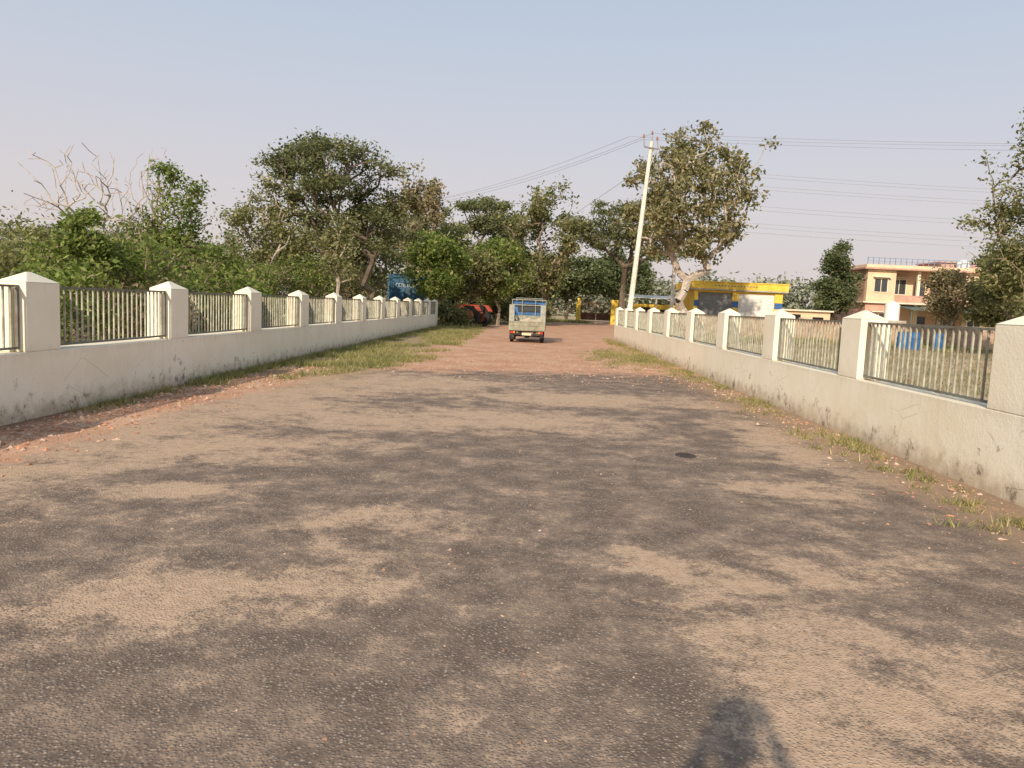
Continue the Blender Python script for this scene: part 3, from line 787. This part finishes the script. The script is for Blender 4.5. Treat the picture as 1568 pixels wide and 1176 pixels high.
m.done('painted_lettering', [M_let], lr)

tr_ = empty('red_tractor', (-3.6, 53.2, 0), math.radians(62))
M_trr = simple('tractor_red', (.50,.085,.04), .4, .15, 4)
M_trw = simple('tractor_rim', (.30,.10,.05), .5, .15, 4)
m = MB()
for x in (-.75,.75): wheel(m, x, 0, .7, .7, .36); wheel(m, x, 2.0, .42, .42, .2)
m.done('wheels', [M_tyre, M_trw], tr_)
m = MB(); m.prism([(.7,.8),(.7,1.35),(1.2,1.5),(2.35,1.4),(2.45,1.2),(2.45,.75)], -.3, .3, 0)
m.box(-.3,.3,-.2,.698,.55,.85,1); m.cyl((-.6,2.0,.42),(.6,2.0,.42),.06,mat=1); m.cyl((-.6,0,.7),(.6,0,.7),.12,mat=1)
for s_ in (-1,1):
    x0, x1 = sorted((s_*.5, s_*.95)); m.prism([(-.75,1.1),(-.4,1.5),(.4,1.5),(.75,1.1),(.7,1.05),(.36,1.44),(-.36,1.44),(-.7,1.05)], x0, x1, 0)
m.box(-.25,.25,-.35,.1,1.0,1.1,1); m.box(-.25,.25,-.42,-.352,1.0,1.5,1)
m.cyl((0,.7,1.3),(0,.35,1.65),.02,mat=1); m.cyl((0,.33,1.63),(0,.36,1.68),.2,n=16,mat=1); m.cyl((.15,1.6,1.45),(.15,1.6,2.1),.03,mat=1)
m.done('body', [M_trr, M_chas], tr_, .01)

# ------------------------------------------------------------ photographer (stands behind the camera; casts the foreground shadow)
def photographer():
    root = empty('photographer')
    m, nt, b = new_mat('photographer_clothes')
    X, Y, Z = nt.xyz()
    c = nt.mix(nt.rng(Z, .98, .985), (.05,.06,.10), (.35,.37,.42))
    c = nt.mix(nt.rng(Z, 1.475, 1.48), c, (.30,.17,.11)); nt.set(b.inputs['Base Color'], c); b.inputs['Roughness'].default_value = .8
    msk = simple('skin', (.32,.18,.12), .6, .08, 8); hair = simple('hair', (.02,.016,.014), .6, .2, 20)
    def skin(name, J, E, mats, sub=2, root_i=0):
        me = bpy.data.meshes.new(name); me.from_pydata([j[:3] for j in J], E, [])
        o = bpy.data.objects.new(name, me); col.objects.link(o); o.parent = root
        me.materials.append(mats)
        o.modifiers.new('skin', 'SKIN')
        for i, j in enumerate(J):
            sv = me.skin_vertices[0].data[i]; sv.radius = (j[3], j[4] if len(j) > 4 else j[3]); sv.use_root = (i == root_i)
        s = o.modifiers.new('sub', 'SUBSURF'); s.levels = sub; s.render_levels = sub
        return o
    by = -.34; bx = -.10
    J = [(bx,by,.95,.15,.11),(bx,by,1.12,.135,.10),(bx,by,1.32,.16,.11),(bx,by+.01,1.46,.11,.09),(bx,by+.02,1.54,.055,.055),
         (bx-.17,by,1.42,.06),(-.30,by+.12,1.24,.047),(-.16,by+.22,1.47,.033),(-.105,by+.28,1.57,.026),
         (bx+.17,by,1.42,.06),(.22,by+.10,1.24,.047),(.15,by+.22,1.47,.033),(.105,by+.28,1.57,.026),
         (bx-.10,by,.88,.088),(bx-.12,by+.02,.50,.06),(bx-.13,by-.02,.09,.042),(bx-.14,by+.14,.035,.035),
         (bx+.10,by,.88,.088),(bx+.12,by+.02,.50,.06),(bx+.13,by-.02,.09,.042),(bx+.14,by+.14,.035,.035)]
    E = [(0,1),(1,2),(2,3),(3,4),(3,5),(5,6),(6,7),(7,8),(3,9),(9,10),(10,11),(11,12),(0,13),(13,14),(14,15),(15,16),(0,17),(17,18),(18,19),(19,20)]
    skin('body', J, E, m)
    H = [(bx,by+.02,1.54,.055),(bx,by+.035,1.615,.062,.075),(bx,by+.03,1.69,.077,.095),(bx,by+.02,1.74,.06,.075),(bx,by+.135,1.655,.014),(bx,by+.09,1.67,.03)]
    skin('head', H, [(0,1),(1,2),(2,3),(2,5),(5,4)], msk, root_i=2)
    skin('hair', [(bx,by-.005,1.67,.075,.085),(bx,by+.0,1.73,.075,.09),(bx,by+.01,1.775,.045,.06)], [(0,1),(1,2)], hair, root_i=1)
    for s in (-1, 1):
        px = s*.105; py = by+.28
        J = [(px,py,1.57,.022),(px-s*.005,py+.005,1.62,.028,.016)]; E = [(0,1)]
        for k in range(4):
            z = 1.595+k*.019; a = len(J)
            J += [(px-s*.008,py+.018,z,.009),(px-s*.02,py+.034,z+.004,.0085),(px-s*.042+(k%2)*.004*s,py+.036,z+.004,.0075)]
            E += [(1,a),(a,a+1),(a+1,a+2)]
        a = len(J); J += [(px-s*.02,py-.012,1.60,.010),(px-s*.04,py-.014,1.615,.009)]; E += [(0,a),(a,a+1)]
        skin('hand', J, E, msk, 1)
    p = MB(); p.box(-.082,.082,-.052,-.043,1.56,1.64); p.done('phone', [M_chas], root, .003)
photographer()

# ------------------------------------------------------------ light, sky, camera
ELEV = 27; AZ = 197
w = bpy.data.worlds.new('World'); scene.world = w; w.use_nodes = True
nt = NT(w.node_tree); bg = w.node_tree.nodes['Background']
sky = nt.n.new('ShaderNodeTexSky'); sky.sky_type = 'NISHITA'; sky.sun_disc = False
sky.sun_elevation = math.radians(ELEV); sky.sun_rotation = math.radians(AZ)
sky.air_density = 1.0; sky.dust_density = 5.0; sky.ozone_density = 1.2; sky.altitude = 200
tc = nt.n.new('ShaderNodeTexCoord'); sx = nt.n.new('ShaderNodeSeparateXYZ'); nt.l.new(tc.outputs['Generated'], sx.inputs[0])
rp = nt.n.new('ShaderNodeValToRGB'); nt.l.new(sx.outputs[2], rp.inputs[0]); cr = rp.color_ramp; cr.interpolation = 'B_SPLINE'
pts = [(0., (.76,.675,.645)), (.08, (.72,.655,.65)), (.20, (.64,.64,.695)), (.38, (.48,.595,.73)), (1., (.35,.45,.57))]
cr.elements[0].position = 0; cr.elements[0].color = pts[0][1]+(1,)
cr.elements[1].position = 1; cr.elements[1].color = pts[-1][1]+(1,)
for p_, c_ in pts[1:-1]:
    e = cr.elements.new(p_); e.color = c_+(1,)
haze = nt.scale(rp.outputs[0], (8.5,8.4,8.4))
nt.l.new(nt.mix(.88, sky.outputs[0], haze), bg.inputs[0]); bg.inputs[1].default_value = .125
sd = bpy.data.lights.new('sun', 'SUN'); sd.energy = 5.0; sd.angle = math.radians(1.0); sd.color = (1., .85, .65)
so = bpy.data.objects.new('sun', sd); col.objects.link(so)
el = math.radians(ELEV); az = math.radians(AZ)
to_sun = Vector((math.sin(az)*math.cos(el), math.cos(az)*math.cos(el), math.sin(el)))
so.rotation_euler = to_sun.to_track_quat('Z', 'Y').to_euler(); so.location = to_sun*60

cd = bpy.data.cameras.new('camera'); cam = bpy.data.objects.new('camera', cd); col.objects.link(cam)
cd.sensor_fit = 'HORIZONTAL'; cd.sensor_width = 36; cd.lens = 27.09; cd.clip_start = .02; cd.clip_end = 4000
R = Matrix.Rotation(math.radians(1.0), 4, 'Z') @ Matrix.Rotation(math.radians(90-5.85), 4, 'X') @ Matrix.Rotation(math.radians(2.52), 4, 'Z')
cam.matrix_world = Matrix.Translation((0,0,1.6)) @ R
scene.camera = cam
scene.view_settings.view_transform = 'Standard'; scene.view_settings.look = 'None'; scene.view_settings.exposure = 0
